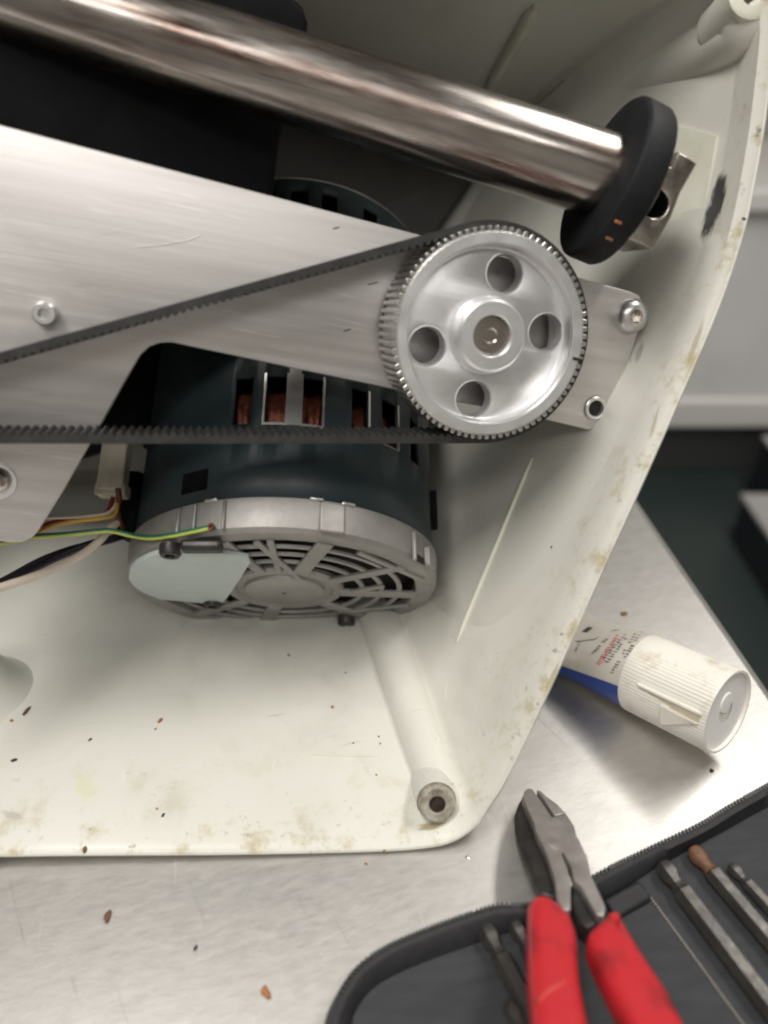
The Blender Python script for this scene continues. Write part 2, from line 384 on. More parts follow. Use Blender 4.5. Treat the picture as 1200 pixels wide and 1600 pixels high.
def smear(px, py, qx, qy, wpx, col, st, ns, lo):
    a, b, c = hit((px + qx) / 2, (py + qy) / 2)[0], hit(px, py)[0], hit(qx, qy)[0]
    L_ = (c - b).length / 2
    return (a, (c - b).normalized(), L_, L_ * wpx / math.hypot(qx - px, qy - py), col, st, ns, lo)
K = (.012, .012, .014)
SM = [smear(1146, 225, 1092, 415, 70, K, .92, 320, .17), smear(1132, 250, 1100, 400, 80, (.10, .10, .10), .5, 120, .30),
      smear(1015, 490, 985, 600, 30, (.08, .08, .08), .45, 160, .30), smear(1130, 410, 1050, 640, 26, (.33, .25, .13), .6, 120, .30),
      smear(1050, 560, 1000, 740, 20, (.33, .28, .12), .5, 120, .30), smear(640, 1215, 690, 1290, 60, (.20, .17, .13), .5, 160, .32),
      smear(110, 1170, 160, 1280, 90, (.62, .62, .22), .26, 70, .30), smear(30, 1260, 10, 1285, 110, (.35, .33, .32), .4, 60, .25),
      smear(745, 1268, 600, 1310, 40, (.30, .24, .09), .8, 150, .28), smear(830, 1130, 900, 975, 26, (.40, .36, .16), .6, 120, .30)]
M['housing'] = housing_mat(SM, HB)
hs = build('machine_housing', hv, hf, M['housing'], base=HB, smooth=38)
tag(hs, 'cream plastic machine housing lying open, grimy rim, motor and pulley inside', 'machine housing')
ga = hs.data.attributes.new('grime', 'FLOAT', 'POINT')
gl = {3: .25, 4: .5, 5: .9, 6: 1, 7: 1, 8: .75, 9: .3}
for j in range(len(loops)):
    for i in range(NL): ga.data[j * NL + i].value = gl.get(j, 0)
def rib(px0, py0, px1, py1, r, nm='rib', n=10, m=None):
    pts = [hit(px0 + (px1 - px0) * t / n, py0 + (py1 - py0) * t / n, r * .2)[0] for t in range(n + 1)]
    return tube(nm, pts, [r * .3] + [r] * (n - 1) + [r * .3], m or M['housing'], hs, n=8)
M['rib'] = mat('cream_rib', (.72, .71, .62), .35, 0, (.62, .61, .50), 60, 1)
rib(714, 1003, 832, 716, .0011, m=M['rib']); rib(758, 148, 838, 8, .0040, m=M['rib'])
rib(466, 1178, 585, 1182, .0005, 'mould_line', m=M['rib'])
def boss(p_end, p_root, r, hr, fm):
    ax = (p_root - p_end).normalized(); L_ = (p_root - p_end).length
    lathe('boss_neck', [(.0035, r * .98), (.006, r), (.024, r * 1.1)], p_end, ax, M['housing'], hs, n=32, cap=(False, False))
    f = lathe('screw_boss', [(.0022, hr), (.0008, hr), (0, hr * 1.25), (0, r * .80), (.0008, r * .93), (.004, r * .95)], p_end, ax, fm or M['bossface'], hs, n=32, cap=(False, False))
    lathe('screw_hole', [(.0018, 0.0001), (.0018, hr * .96), (.0012, hr * .99), (.0008, hr * .99), (.0004, hr * 1.05)], p_end, ax, M['insert'], f, n=24, cap=(False, False))
M['bossface'] = mat('grimy_boss', (.46, .44, .37), .6, 0, (.14, .10, .07), 190, 1, .3, 800)
M['insert'] = mat('rusty_insert', (.07, .045, .03), .6, .2, (.012, .009, .008), 300, 1)
def corner(idx, r0, r1, face_px, r, hr, k, fm=None):
    P = [CAM + ROT @ loops[q][idx] for q in (9, 10, 11, 12, 13)]
    mid = CAM + ROT @ (cen * .62)
    pts = []
    for q, p in enumerate(P):
        inw = (mid - p); ax = (P[-1] - P[0]).normalized(); inw = (inw - ax * inw.dot(ax)).normalized()
        pts.append(p + inw * k)
    pts = [CAM + ROT @ (rimpt(face_px) - rn * .0125)] + pts
    pts = catmull(pts, 5); n = len(pts)
    tube('boss_column', pts, [r * .94 + (r0 - r * .94) * min(1, t / 8) + (r1 - r0) * t / (n - 1) for t in range(n)], M['housing'], hs, n=40)
    boss(CAM + ROT @ (rimpt(face_px) - rn * .0030), CAM + ROT @ (rimpt(face_px) - rn * .03) + (pts[-1] - pts[0]).normalized() * .0, r, hr, fm)
corner(26, .0090, .0130, (685, 1263), .0082, .0031, -.0030)
corner(90, .0105, .0170, (1182, -16), .0098, .0034, -.0010, M['rib'])
# side web that joins the corner column to the rim corner
# moulded foot cone at far left of the bottom wall
pc, nc = hit(-30, 1090)
cone_ax = UP
fc = lathe('foot_cone', [(-.004, .036), (-.002, .0315), (.001, .0265), (.006, .021), (.014, .0165), (.024, .0125), (.0255, .0115), (.0255, .007), (.015, .0065)], pc, cone_ax, M['housing'], hs, n=48)
pp, pn = hit(1090, 230)

# ------------------------------------------------------------------ motor
MC = CAM + ROT @ Vector((-.04783, -.0378, -.36858)); m_ax = cv(.004736, -1, .455).normalized()
back = -m_ax; RB = .073
me1 = (cv(1, 0, 0) - m_ax * cv(1, 0, 0).dot(m_ax)).normalized(); me2 = m_ax.cross(me1)
if me2.dot(cv(0, 0, 1)) < 0: me2 = -me2          # me2 points to the viewer / up side of the motor
mo = thing('electric_motor', 'dark teal electric motor with vent slots and pale cast end bell inside housing', 'motor', MC)
def cyl_phi_s(px, py, r=.0715):
    q = oncyl(px, py, MC, m_ax, r) - MC
    return math.atan2(q.dot(me1), q.dot(me2)), q.dot(back)
def cylp(phi, s, r): return MC + back * s + (me1 * math.sin(phi) + me2 * math.cos(phi)) * r
S_TOP = .194
slots = []
for x0, x1 in ((366, 394), (415, 447), (473, 504), (550, 575), (597, 620), (640, 652)):
    slots.append((cyl_phi_s(x0, 625)[0], cyl_phi_s(x1, 625)[0], .0505, .0745))
for x0, x1, ya in ((408, 430, 300), (454, 481, 310), (503, 528, 315), (568, 592, 332), (611, 628, 345)):
    slots.append((cyl_phi_s(x0, ya)[0], cyl_phi_s(x1, ya)[0], .166, .1845))
phis = sorted(set([round(-math.pi + 2 * math.pi * i / 72, 4) for i in range(73)] + [round(v, 4) for s in slots for v in s[:2]]))
ss = sorted(set([.0125, .03, .0505, .0745, .10, .13, .166, .1845, S_TOP - .002, S_TOP]))
bv, bf = [], []
for s in ss:
    rr = .0715 if s < S_TOP - .0005 else .0700
    for p in phis: bv.append(cylp(p, s, rr))
NP = len(phis)
for j in range(len(ss) - 1):
    for i in range(NP - 1):
        pm, sm = (phis[i] + phis[i + 1]) / 2, (ss[j] + ss[j + 1]) / 2
        if any(a < pm < b and c < sm < d for a, b, c, d in slots): continue
        bf.append((j * NP + i, j * NP + i + 1, (j + 1) * NP + i + 1, (j + 1) * NP + i))
body = build('motor_body', bv, bf, M['teal'], mo)
so = body.modifiers.new('solid', 'SOLIDIFY'); so.thickness = .002; so.offset = -1
lathe('top_cap', [(S_TOP - .003, .0705), (S_TOP, .0708), (S_TOP + .0012, .0695), (S_TOP + .003, .05)], MC, back, M['tin'], mo, n=64)
lathe('core', [(.014, .066), (.048, .0655), (.049, .045), (S_TOP - .006, .045), (S_TOP - .004, .066)], MC, back, M['hole'], mo, n=48)
def coil(i, s, r, a): return r + (.0009 + .0005 * math.sin(a * 7)) * math.sin(a * 58) * (1 if 0 < i < 6 else 0)
lathe('winding', [(.048, .05), (.050, .060), (.056, .0645), (.062, .0655), (.069, .0645), (.074, .060), (.078, .05)], MC, back, M['copper'], mo, n=464, rfun=coil)
# bright tin liners of the slots
for k, (a, b, c, d) in enumerate(slots[1:5]):
    fr = MB(); t = .0010 / .0715
    def strip(p0, p1, s0, s1):
        n = 6; vs = []
        for i in range(n + 1):
            p = p0 + (p1 - p0) * i / n
            vs += [cylp(p, s0, .0712), cylp(p, s1, .0712), cylp(p, s0, .0721), cylp(p, s1, .0721)]
        fs = []
        for i in range(n):
            o = i * 4; fs += [(o + 2, o + 6, o + 7, o + 3), (o, o + 2, o + 6, o + 4), (o + 1, o + 5, o + 7, o + 3)]
        fs += [(0, 1, 3, 2), (n * 4, n * 4 + 2, n * 4 + 3, n * 4 + 1)]
        fr.add(vs, fs)
    if k < 2:
        strip(a - t, a, c - .0012, d + .001); strip(b, b + t, c - .0012, d + .001); strip(a, b, c - .0012, c)
        if k == 0: strip(b + t, slots[2][0] - t, c - .001, d + .004)
    else: strip(b, b + t, c, d); strip(a, b, c - .0006, c)
    fr.build('slot_trim', M['tin'], mo)
# small dark plate and clip on the body above the end bell
pz = [cyl_phi_s(285, 770), cyl_phi_s(322, 770)]
MB().add([cylp(pz[0][0], .0215, .0722), cylp(pz[1][0], .0215, .0722), cylp(pz[1][0], .031, .0722), cylp(pz[0][0], .031, .0722),
          cylp(pz[0][0], .0215, .071), cylp(pz[1][0], .0215, .071), cylp(pz[1][0], .031, .071), cylp(pz[0][0], .031, .071)],
         [(0, 1, 2, 3), (0, 4, 5, 1), (1, 5, 6, 2), (2, 6, 7, 3), (3, 7, 4, 0)]).build('black_patch', M['black'], mo)
pk = cyl_phi_s(672, 715, .0715)[0]
MB().box(cylp(pk, .040, .073), me1, back, me2, .003, .02, .004).build('side_clip', M['black'], mo)
# end bell
bell = lathe('end_bell', [(.004, .0625), (.0005, .0632), (0, .0642), (.0002, .0712), (.002, .0728), (.0125, .0735), (.0148, .0733), (.0152, .0715)], MC, back, M['castalu'], mo, n=96, cap=(False, False))
lathe('bell_inside', [(.004, .0632), (.012, .0632), (.0125, .001)], MC, back, M['hole'], mo, n=64, cap=(False, False))
lathe('hub', [(-.0015, .001), (-.0015, .0175), (-.0005, .0190), (.001, .0195), (.001, .0225), (-.0002, .0235), (-.0002, .0275), (.001, .0285), (.003, .0285)], MC, back, M['castalu'], mo, n=64, cap=(False, False))
def facep(px, py): return onplane(px, py, MC, m_ax)
f1 = lambda p: Vector(((p - MC).dot(me1), (p - MC).dot(me2)))
for r in (.0375, .0465, .0552):
    lathe('grille_ring', [(.0008, r - .0013), (.0003, r - .0011), (.0003, r + .0011), (.0008, r + .0013), (.0014, r + .0013), (.0014, r - .0013), (.0008, r - .0013)], MC, back, M['castalu'], mo, n=80, cap=(False, False))
for (px, py), wd_ in (((512, 845), .0075), ((352, 850), .005), ((635, 885), .0055), ((668, 930), .0075), ((585, 968), .0065), ((412, 978), .0075), ((300, 962), .006), ((420, 838), .003)):
    d2 = f1(facep(px, py)).normalized(); d3 = me1 * d2.x + me2 * d2.y; e3 = m_ax.cross(d3)
    MB().box(MC + d3 * .0455 + m_ax * (-.0002), d3, e3, m_ax, .038, wd_, .0020).build('spoke', M['castalu'], mo, bevel=.0006)
# crossing braces of the grille
for (a, b) in (((400, 845), (470, 905)), ((560, 862), (660, 905)), ((540, 925), (600, 915)), ((545, 955), (640, 945))):
    A, B = facep(*a), facep(*b); d3 = (B - A).normalized()
    MB().box((A + B) / 2 + m_ax * .0001, d3, m_ax.cross(d3), m_ax, (B - A).length, .0030, .0018).build('brace', M['castalu'], mo, bevel=.0005)
cvp = [(201, 905), (203, 890), (212, 880), (232, 870), (252, 864), (300, 860), (350, 866), (388, 872), (391, 880), (372, 910), (354, 936), (344, 946), (315, 943), (250, 937), (222, 926), (208, 916)]
lift = m_ax * .003
flat('cover_plate', [[tuple(((onplane(x, y, MC + lift, m_ax) - MC).dot(me1), (onplane(x, y, MC + lift, m_ax) - MC).dot(me2))) for x, y in cvp][::-1]], MC + lift, me1, me2, m_ax, .0022, M['cover'], mo, bev=.0004)
for x, y in ((266, 863), (333, 943), (541, 972)):
    p = onplane(x, y, MC + lift, m_ax)
    lathe('bell_screw', [(-.003, .0046), (.0005, .0046), (.0018, .0038), (.0018, .0022), (.0005, .0020)], p, m_ax, M['blacksteel'], mo, n=20)
# raised lug, ridges and clamp on the bell side
def bellside(phi, s, w, l, t, nm, m=None):
    c = cylp(phi, s, .0735 + t / 2 - .0006); nn = (c - (MC + back * s)).normalized()
    return MB().box(c, nn.cross(back), back, nn, w, l, t).build(nm, m or M['castalu'], mo, bevel=.0007)
lp = cyl_phi_s(519, 815, .0735)[0]
bellside(lp, .0075, .0105, .013, .0016, 'lug')
for x in (278, 303, 348): bellside(cyl_phi_s(x, 830, .0735)[0], .0075, .0014, .0135, .0018, 'bell_ridge')
bellside(cyl_phi_s(646, 865, .0735)[0], .006, .0016, .014, .0022, 'bell_ridge')
bellside(cyl_phi_s(668, 880, .0735)[0], .005, .007, .009, .003, 'lug', M['castalu'])
bellside(cyl_phi_s(655, 893, .0735)[0], .0015, .008, .003, .0016, 'lug', M['hole'])
we = oncyl(330, 823, MC, m_ax, .0757); lathe('wire_lug', [(-.0005, .0015), (.0005, .0015), (.0005, .0006), (-.0005, .0006)], we, (we - MC - back * (we - MC).dot(back)).normalized(), M['copper'], mo, n=18)
cl = facep(318, 846)
MB().box(cl + me2 * .002 + m_ax * .003, me1, me2, m_ax, .017, .0065, .005).build('wire_clamp', M['blacksteel'], mo, bevel=.0018)
for x in (495, 545, 330):
    q, s_ = cyl_phi_s(x, 782, .0735); bellside(q, .0150, .006, .0016, .0014, 'crimp_tab', M['tin'])

# ------------------------------------------------------------------ dark plate behind the rod, extended in black for deep shadow
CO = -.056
backing_px = [(-420, -260), (180, -190), (380, -60), (452, -12), (474, 8), (482, 32), (480, 60), (462, 130), (436, 230), (418, 380), (398, 480), (250, 480), (-420, 330)]
cast = flat('dark_backing', [[tuple(l2(pl(x, y, CO))) for x, y in backing_px][::-1]], PUL0 + AX * CO, U, Vv, AX, .060, M['black'], None, bev=.003, res=2)  # made deep to keep lamp light out behind the mounting plate
MG = mat('dark_brown_paint', (.040, .036, .031), .6, 0, (.026, .023, .02), 40, 1, .2, 400)
def zpl(z, pxs): return [tuple(((W(x, y, z) - W(600, 300, z)).dot(cv(1, 0, 0)), (W(x, y, z) - W(600, 300, z)).dot(cv(0, 1, 0)))) for x, y in pxs][::-1]
flat('rear_plate', [zpl(.512, [(330, 150), (560, 190), (735, 255), (742, 268), (690, 348), (640, 450), (330, 450)])], W(600, 300, .512), cv(1, 0, 0), cv(0, 1, 0), cv(0, 0, 1), .012, MG, cast, bev=.002)  # dark brown plate at the back, behind the motor top
flat('shade_block', [zpl(.405, [(-250, 440), (300, 440), (300, 690), (222, 700), (205, 650), (130, 690), (40, 720), (-250, 700)])], W(600, 300, .405), cv(1, 0, 0), cv(0, 1, 0), cv(0, 0, 1), .05, M['black'], cast, bev=.003)  # added black block: darkens the shaded wall and stops overhead light
tag(cast, 'dark gearbox block in shadow behind the polished rod and plate', 'backing')

# ------------------------------------------------------------------ aluminium plate
plate_px = [(-300, 117), (0, 195), (650, 365), (905, 434), (985, 455), (999, 461), (1006, 474), (1005, 492), (996, 525), (958, 640), (950, 658), (938, 668), (920, 672), (850, 655), (620, 610),
            (290, 540), (268, 535), (250, 536), (234, 542), (220, 555), (205, 580), (160, 660), (100, 765), (58, 832), (48, 842), (34, 847), (15, 848), (-60, 838), (-300, 800)]
P2 = [tuple(l2(pl(x, y))) for x, y in plate_px][::-1]
hole_c = l2(pl(930, 638))
pt_ = thing('mounting_plate', 'long brushed aluminium mounting plate carrying the toothed pulley', 'plate', PL0)
flat('plate_body', [P2, circ(hole_c, .0034)], PL0, U, Vv, AX, .007, M['alu'], pt_, bev=.0007, res=2)
def onpl(px, py): return pl(px, py)
lathe('threaded_insert', [(.0006, .0052), (.0010, .0046), (.0008, .0036), (-.006, .0034)], onpl(930, 638), AX, M['tin'], pt_, n=28, cap=(False, False))
lathe('insert_bore', [(-.0003, .0035), (-.0012, .0034), (-.0014, .0001)], onpl(930, 638), AX, M['hole'], pt_, n=20, cap=(False, False))
sw = lathe('pan_screw', [(-.001, .0074), (.0022, .0074), (.0044, .0062), (.0055, .0042), (.0056, .0028)], onpl(984, 494), AX, M['tin'], pt_, n=28, cap=(True, False))
lathe('hex_socket', [(.0056, .0028), (.0026, .0026), (.0026, .0001)], onpl(984, 494), AX, M['steel'], sw, n=6, cap=(False, False))
s2 = lathe('socket_stud', [(-.001, .0042), (.0050, .0042), (.0058, .0036), (.0058, .0021), (.0030, .0019), (.0030, .0001)], onpl(73, 490), AX, M['tin'], pt_, n=24, cap=(True, False))
lathe('washer', [(-.0002, .0070), (.0010, .0068), (.0010, .001)], onpl(-4, 752), AX, M['alu_turned'], pt_, n=28, cap=(False, False))
lathe('button_bolt', [(.0008, .0052), (.0030, .0050), (.0048, .0036), (.0056, .0018), (.0058, .0001)], onpl(-4, 748), AX, M['steel'], pt_, n=28, cap=(False, False))
M['scratch'] = mat('bright_scratch', (.92, .91, .90), .35, .6)
sc_pts = catmull([pl(x, y, -.0234) for x, y in ((213, 386), (250, 383), (290, 376), (316, 367))], 4)
tube('scratch', sc_pts, [.00005] + [.00014] * (len(sc_pts) - 2) + [.00005], M['scratch'], pt_, n=5)
for a, b in (((520, 357), (530, 355)), ((537, 518), (548, 514)), ((575, 445), (590, 441))):
    tube('scratch', [pl(*a, -.0234), pl(*b, -.0234)], .0002, M['cabd'], pt_, n=5)

# ------------------------------------------------------------------ pulley
PR = .0401; NT = 84; PITCH_T = 2 * math.pi * PR / NT
pu = thing('toothed_pulley', 'silver aluminium toothed drive pulley with four round holes in its web', 'pulley', PUL0)
gear = []
for i in range(NT):
    a = 2 * math.pi * i / NT; st = 2 * math.pi / NT
    for f_, r in ((.0, PR - .0017), (.28, PR - .0017), (.40, PR - .0002), (.52, PR), (.76, PR), (.88, PR - .0002)):
        gear.append((r * math.cos(a + st * f_), r * math.sin(a + st * f_)))
RI = PR * .835
flat('toothed_rim', [gear, circ((0, 0), RI, 96)], PUL0, U, Vv, AX, .0212, M['alu_tooth'], pu, bev=.0002, res=0, smooth=30)
lathe('rim_face', [(-.0012, RI - .0002), (.0006, RI + .0006), (.0007, PR - .0024), (-.0003, PR - .0018)], PUL0, AX, M['alu_turned'], pu, n=96, cap=(False, False))
lathe('rim_cove', [(-.0006, RI + .0002), (-.0040, RI - .0001), (-.0056, RI - .0004), (-.0063, RI - .0008), (-.0065, RI - .0012)], PUL0, AX, M['alu_turned'], pu, n=96, cap=(False, False))
WEB = -.0065; hr = .0072
holes = [l2(onplane(x, y, PUL0 + AX * WEB, AX)) for x, y in ((788, 427), (857, 519), (739, 625), (667, 540))]
holes = [h.normalized() * min(h.length, .0253) for h in holes]
flat('web', [circ((0, 0), RI - .0006, 96), circ((0, 0), .0105, 48)] + [circ(h, hr, 40) for h in holes], PUL0 + AX * WEB, U, Vv, AX, .0055, M['alu_turned'], pu, bev=.0006, res=1)
for h in holes:
    lathe('hole_rim', [(.0001, hr + .0007), (.0002, hr + .0001), (-.0010, hr - .0003), (-.0055, hr - .0003)], PUL0 + AX * WEB + U * h.x + Vv * h.y, AX, M['alu_turned'], pu, n=40, cap=(False, False))
hb = lathe('hub', [(-.0074, .0152), (-.0066, .0146), (-.0045, .0141), (-.0014, .0138), (-.0003, .0128), (-.0002, .0082), (-.0008, .0077), (-.006, .0076)], PUL0 + AX * .001, AX, M['alu_turned'], pu, n=64, cap=(False, False))
lathe('drive_shaft', [(-.03, .0075), (-.0022, .0075), (-.0016, .0069), (-.0015, .0030), (-.0021, .0024), (-.0021, .0001)], PUL0, AX, M['steel'], pu, n=40, cap=(False, False))
# nick on the rim at the right
nk = l2(onplane(903, 562, PUL0, AX)); nd = Vector((-nk.x, -nk.y)).normalized()
nc = PUL0 + U * nk.x + Vv * nk.y + AX * .0006
MB().box(nc + (U * nd.x + Vv * nd.y) * .0006, U * nd.x + Vv * nd.y, AX.cross(U * nd.x + Vv * nd.y), AX, .0042, .0012, .0006).build('rim_nick', M['hole'], pu)

# ------------------------------------------------------------------ toothed belt
BF, BW = -.0036, .0185
bmid = BF
pu_ = l2(onplane(0, 560, PUL0 + AX * bmid, AX)); plow = l2(onplane(0, 685, PUL0 + AX * bmid, AX))
RC = PR + .0004
def tangent(p, sgn):
    d = p.length; a = math.acos(RC / d); th = math.atan2(p.y, p.x) + sgn * a; return Vector((RC * math.cos(th), RC * math.sin(th))), th
tu, thu = tangent(pu_, -1); tl, thl = tangent(plow, 1)
far_u = tu + (pu_ - tu) * 1.5; far_l = tl + (plow - tl) * 1.5
path = []
Lu = (tu - far_u).length; step = PITCH_T / 6
n1 = int(Lu / step); path += [far_u.lerp(tu, i / n1) for i in range(n1)]
while thl > thu: thl -= 2 * math.pi
n2 = int((thu - thl) * RC / step); path += [Vector((RC * math.cos(thu + (thl - thu) * i / n2), RC * math.sin(thu + (thl - thu) * i / n2))) for i in range(n2)]
n3 = int(Lu / step); path += [tl.lerp(far_l, i / n3) for i in range(n3 + 1)]
wob = lambda i: 0
bv, bf = [], []
pat = [0, 0, .7, 1, 1, .7]
for i, p in enumerate(path):
    t = (path[min(i + 1, len(path) - 1)] - path[max(i - 1, 0)]).normalized(); n = Vector((-t.y, t.x))       # left of travel = outside
    o_ = p + n * .0019; q_ = p - n * (.0007 + .0013 * pat[i % 6])
    for w in (BF, BF - BW):
        for e in (o_, q_): bv.append(PUL0 + U * e.x + Vv * e.y + AX * w)
for i in range(len(path) - 1):
    a, b = i * 4, i * 4 + 4
    bf += [(a, b, b + 1, a + 1), (a + 2, a + 3, b + 3, b + 2), (a, a + 2, b + 2, b), (a + 1, b + 1, b + 3, a + 3)]
bl = build('toothed_belt', bv, bf, M['belt'], smooth=25)
tag(bl, 'black toothed rubber drive belt running round the silver pulley', 'belt')

# ------------------------------------------------------------------ rod with rubber bumper
RR = .0157
rd = thing('slide_rod', 'thick polished steel rod with black rubber bumper and fork end', 'rod', ROD1)
lathe('rod_shaft', [(0, RR), ((ROD1 - ROD0).length - .001, RR), ((ROD1 - ROD0).length + .004, RR * .98)], ROD0, RODAX, M['rod'], rd, n=96)
BC = W(939, 277, .300); BA = cv(.95, -.31, -.24).normalized()
lathe('rubber_bumper', [(-.0004, .012), (-.0002, .0290), (.0002, .0300), (.0011, .0308), (.0030, .0310), (.0105, .0309), (.0119, .0301), (.0124, .012)], BC, BA, M['rubber'], rd, n=80)
lathe('flange', [(.0120, .0270), (.0136, .0268), (.0137, .01)], BC, BA, M['steel'], rd, n=64)
fx = BA; fy = (cv(.18, .95, .25) - BA * cv(.18, .95, .25).dot(BA)).normalized(); fz = fx.cross(fy)
fo = BC + BA * .0146 + fz * .012
fork = [(0, -.019), (.0125, -.0185), (.0140, -.006), (.0135, .004), (.0150, .0155), (.0062, .0165), (.0058, .0105), (.0005, .0105), (0, .004)]
flat('fork_end', [fork, circ((.0058, -.0035), .0052, 28)], fo, fx, fy, fz, .028, M['steel'], rd, bev=.0008, res=2)
lathe('fork_bore', [(-.001, .0052), (-.016, .0050), (-.0162, .0001)], fo + fx * .0058 - fy * .0035, fz, M['hole'], rd, n=28, cap=(False, False))
for x, y in ((966, 347), (952, 373)):
    p = oncyl(x, y, BC, BA, .0311); MB().box(p, BA, fy, fz, .0030, .0012, .0007).build('orange_speck', M['crumb'], rd, bevel=.0003)
# square pad moulded on the wall behind the fork
pq = ((1040, 192), (1122, 214), (1100, 330), (1040, 350)); GN = 8; pv, pf = [], []
for lf_ in (.0012, -.003):
    for i in range(GN + 1):
        for j in range(GN + 1):
            u_, v_ = i / GN, j / GN
            x = (pq[0][0] * (1 - u_) + pq[1][0] * u_) * (1 - v_) + (pq[3][0] * (1 - u_) + pq[2][0] * u_) * v_
            y = (pq[0][1] * (1 - u_) + pq[1][1] * u_) * (1 - v_) + (pq[3][1] * (1 - u_) + pq[2][1] * u_) * v_
            pv.append(hit(x, y, lf_ if lf_ < 0 else .0012 - .00115 * v_)[0])
NN = (GN + 1) ** 2; id_ = lambda i, j: i * (GN + 1) + j
for i in range(GN):
    for j in range(GN): pf.append((id_(i, j), id_(i + 1, j), id_(i + 1, j + 1), id_(i, j + 1)))
bd = [id_(i, 0) for i in range(GN)] + [id_(GN, j) for j in range(GN)] + [id_(i, GN) for i in range(GN, 0, -1)] + [id_(0, j) for j in range(GN, 0, -1)]
for a, b in zip(bd, bd[1:] + bd[:1]): pf.append((a, b, b + NN, a + NN))
build('wall_pad', pv, pf, M['rib'], hs)

# ------------------------------------------------------------------ wires
def wire(pts, r, m, label, z=None, stripe=None):
    P = catmull([W(*p) if len(p) == 3 else oncyl(*p, MC, m_ax, .0752) for p in pts], 8)
    o = tube('wire', P, r, m, None, n=10, base=P[len(P) // 2])
    tag(o, label, 'wire', 'wires beside the motor')
    if stripe:
        dn = cv(0, -.75, .65); Q = [p + dn.normalized() * r * .42 for p in P]
        tube('stripe', Q, r * .80, stripe, o, n=8)
    return o
wire([(-160, 872, .300), (20, 845, .305), (52, 838, .312), (100, 835, .318), (150, 830, .322), (175, 829, .324), (205, 836, .326), (236, 840), (270, 836), (305, 829), (327, 824)], .0011, M['w_green'],
     'green and yellow striped earth wire clamped to the motor end bell', stripe=M['w_lime'])
wire([(-100, 825, .318), (40, 811, .323), (62, 809, .330), (110, 808, .334), (150, 805, .338), (172, 799, .342), (184, 782, .346), (184, 765, .350)], .0008, M['w_white'], 'thin white wire running level from plate corner to connector')
wire([(-120, 872, .306), (0, 850, .309), (50, 834, .314), (85, 821, .322), (120, 814, .328), (155, 810, .333), (180, 803, .340), (183, 770, .350)], .0009, M['w_yellow'], 'yellow wire curving from under the plate corner up to connector')
wire([(-60, 845, .326), (50, 826, .330), (80, 817, .335), (120, 808, .342), (165, 802, .347), (178, 770, .352)], .0010, M['w_red'], 'dark red wire half hidden between white and yellow wires')
wire([(184, 764, .343), (186, 780, .345), (184, 800, .347), (192, 825, .352)], .0013, M['w_brown'], 'short brown wire dropping out of the connector')
wire([(-160, 985, .285), (-60, 945, .300), (0, 915, .312), (50, 889, .322), (100, 866, .332), (140, 851, .340), (175, 842, .346), (200, 830, .355), (215, 800, .37)], .0019, M['w_navy'], 'thick black wire sagging behind the thick white wire')
wire([(-60, 930, .316), (0, 908, .325), (60, 876, .334), (110, 857, .342), (150, 848, .350)], .0012, M['w_navy'], 'thinner black wire above the thick black wire')
wire([(-160, 970, .283), (-60, 937, .297), (0, 918, .308), (60, 898, .318), (110, 876, .326), (140, 858, .331), (158, 842, .334), (170, 828, .338), (182, 818, .344)], .0018, M['w_white'], 'thick white wire sagging lowest beside the motor')
cn = thing('wire_connector', 'dirty white plug connector hanging above the wires beside the motor', 'connector', W(178, 740, .352))
MB().box(W(180, 725, .352), cv(1, -.05, 0), cv(.05, 1, -.2).normalized(), cv(0, .2, 1).normalized(), .0118, .026, .009).build('connector_shell', M['conn'], cn, bevel=.001)
MB().box(W(176, 767, .3515), cv(1, -.05, 0), cv(.05, 1, -.2).normalized(), cv(0, .2, 1).normalized(), .0138, .0060, .0100).build('connector_collar', M['conn'], cn, bevel=.001)
kn = tube('cable_sleeve', catmull([W(*p) for p in ((205, 745, .37), (207, 785, .365), (203, 815, .36), (190, 838, .357))], 5), .0065, M['black'], None, n=14)
tag(kn, 'black cable sleeve bunched beside the motor under the connector', 'cable sleeve')

# ------------------------------------------------------------------ glue tube lying behind the housing
TR = .0192
TEND = ontable(1138, 1113, .0289)
tax = Vector((math.cos(R(-50)) * math.cos(R(13)), math.sin(R(-50)) * math.cos(R(13)), math.sin(R(13))))
tside = tax.cross(UP).normalized(); TUP = tside.cross(tax).normalized()
if TUP.z < 0: TUP = -TUP
if tside.dot(CAM - TEND) < 0: tside = -tside
gt = thing('lube_tube', 'white squeeze tube with ribbed flip cap and blue stripe on the bench', 'tube', Vector((TEND.x, TEND.y, 0)))
te = (TUP, tside)
CAPL = .043
RIBN = 72
def capr(i, s, r, a):
    if 2 <= i <= 4 and r > TR * .9:
        on = (a % (2 * math.pi)); k = .5 + .5 * math.cos(RIBN * on)
        return r - .00032 * k
    return r
lathe('cap', [(-CAPL, TR * .90), (-CAPL + .0010, TR * .985), (-CAPL + .009, TR * .985), (-.004, TR), (-.0012, TR), (0, TR * .985), (0, TR * .93), (-.0016, TR * .91), (-.0016, .0001)],
      TEND, tax, M['white_plastic'], gt, n=288, rfun=capr, e=te, cap=(False, False), smooth=50)
lathe('cap_face', [(-.0014, TR * .91), (-.0012, .0052)], TEND, tax, M['cap_in'], gt, n=48, e=te, cap=(False, False))
lathe('cap_nub', [(-.0014, .0050), (-.0007, .0045), (-.0005, .0001)], TEND + TUP * .0045, tax, M['cap_in'], gt, n=24, e=te, cap=(False, False))
BL = .083
def tsurf(a, s, lift=.0002):
    h = max(.0019, .0289 + s * math.sin(R(13))); rn_ = min(TR * .955, h - .001); rt_ = TR * .955 * (1 + .5 * (1 - rn_ / (TR * .955)))
    return TEND + tax * s + TUP * ((rn_ + lift) * math.cos(a)) + tside * ((rt_ + lift) * math.sin(a))
bvv, bff = [], []; NS, NA = 24, 64
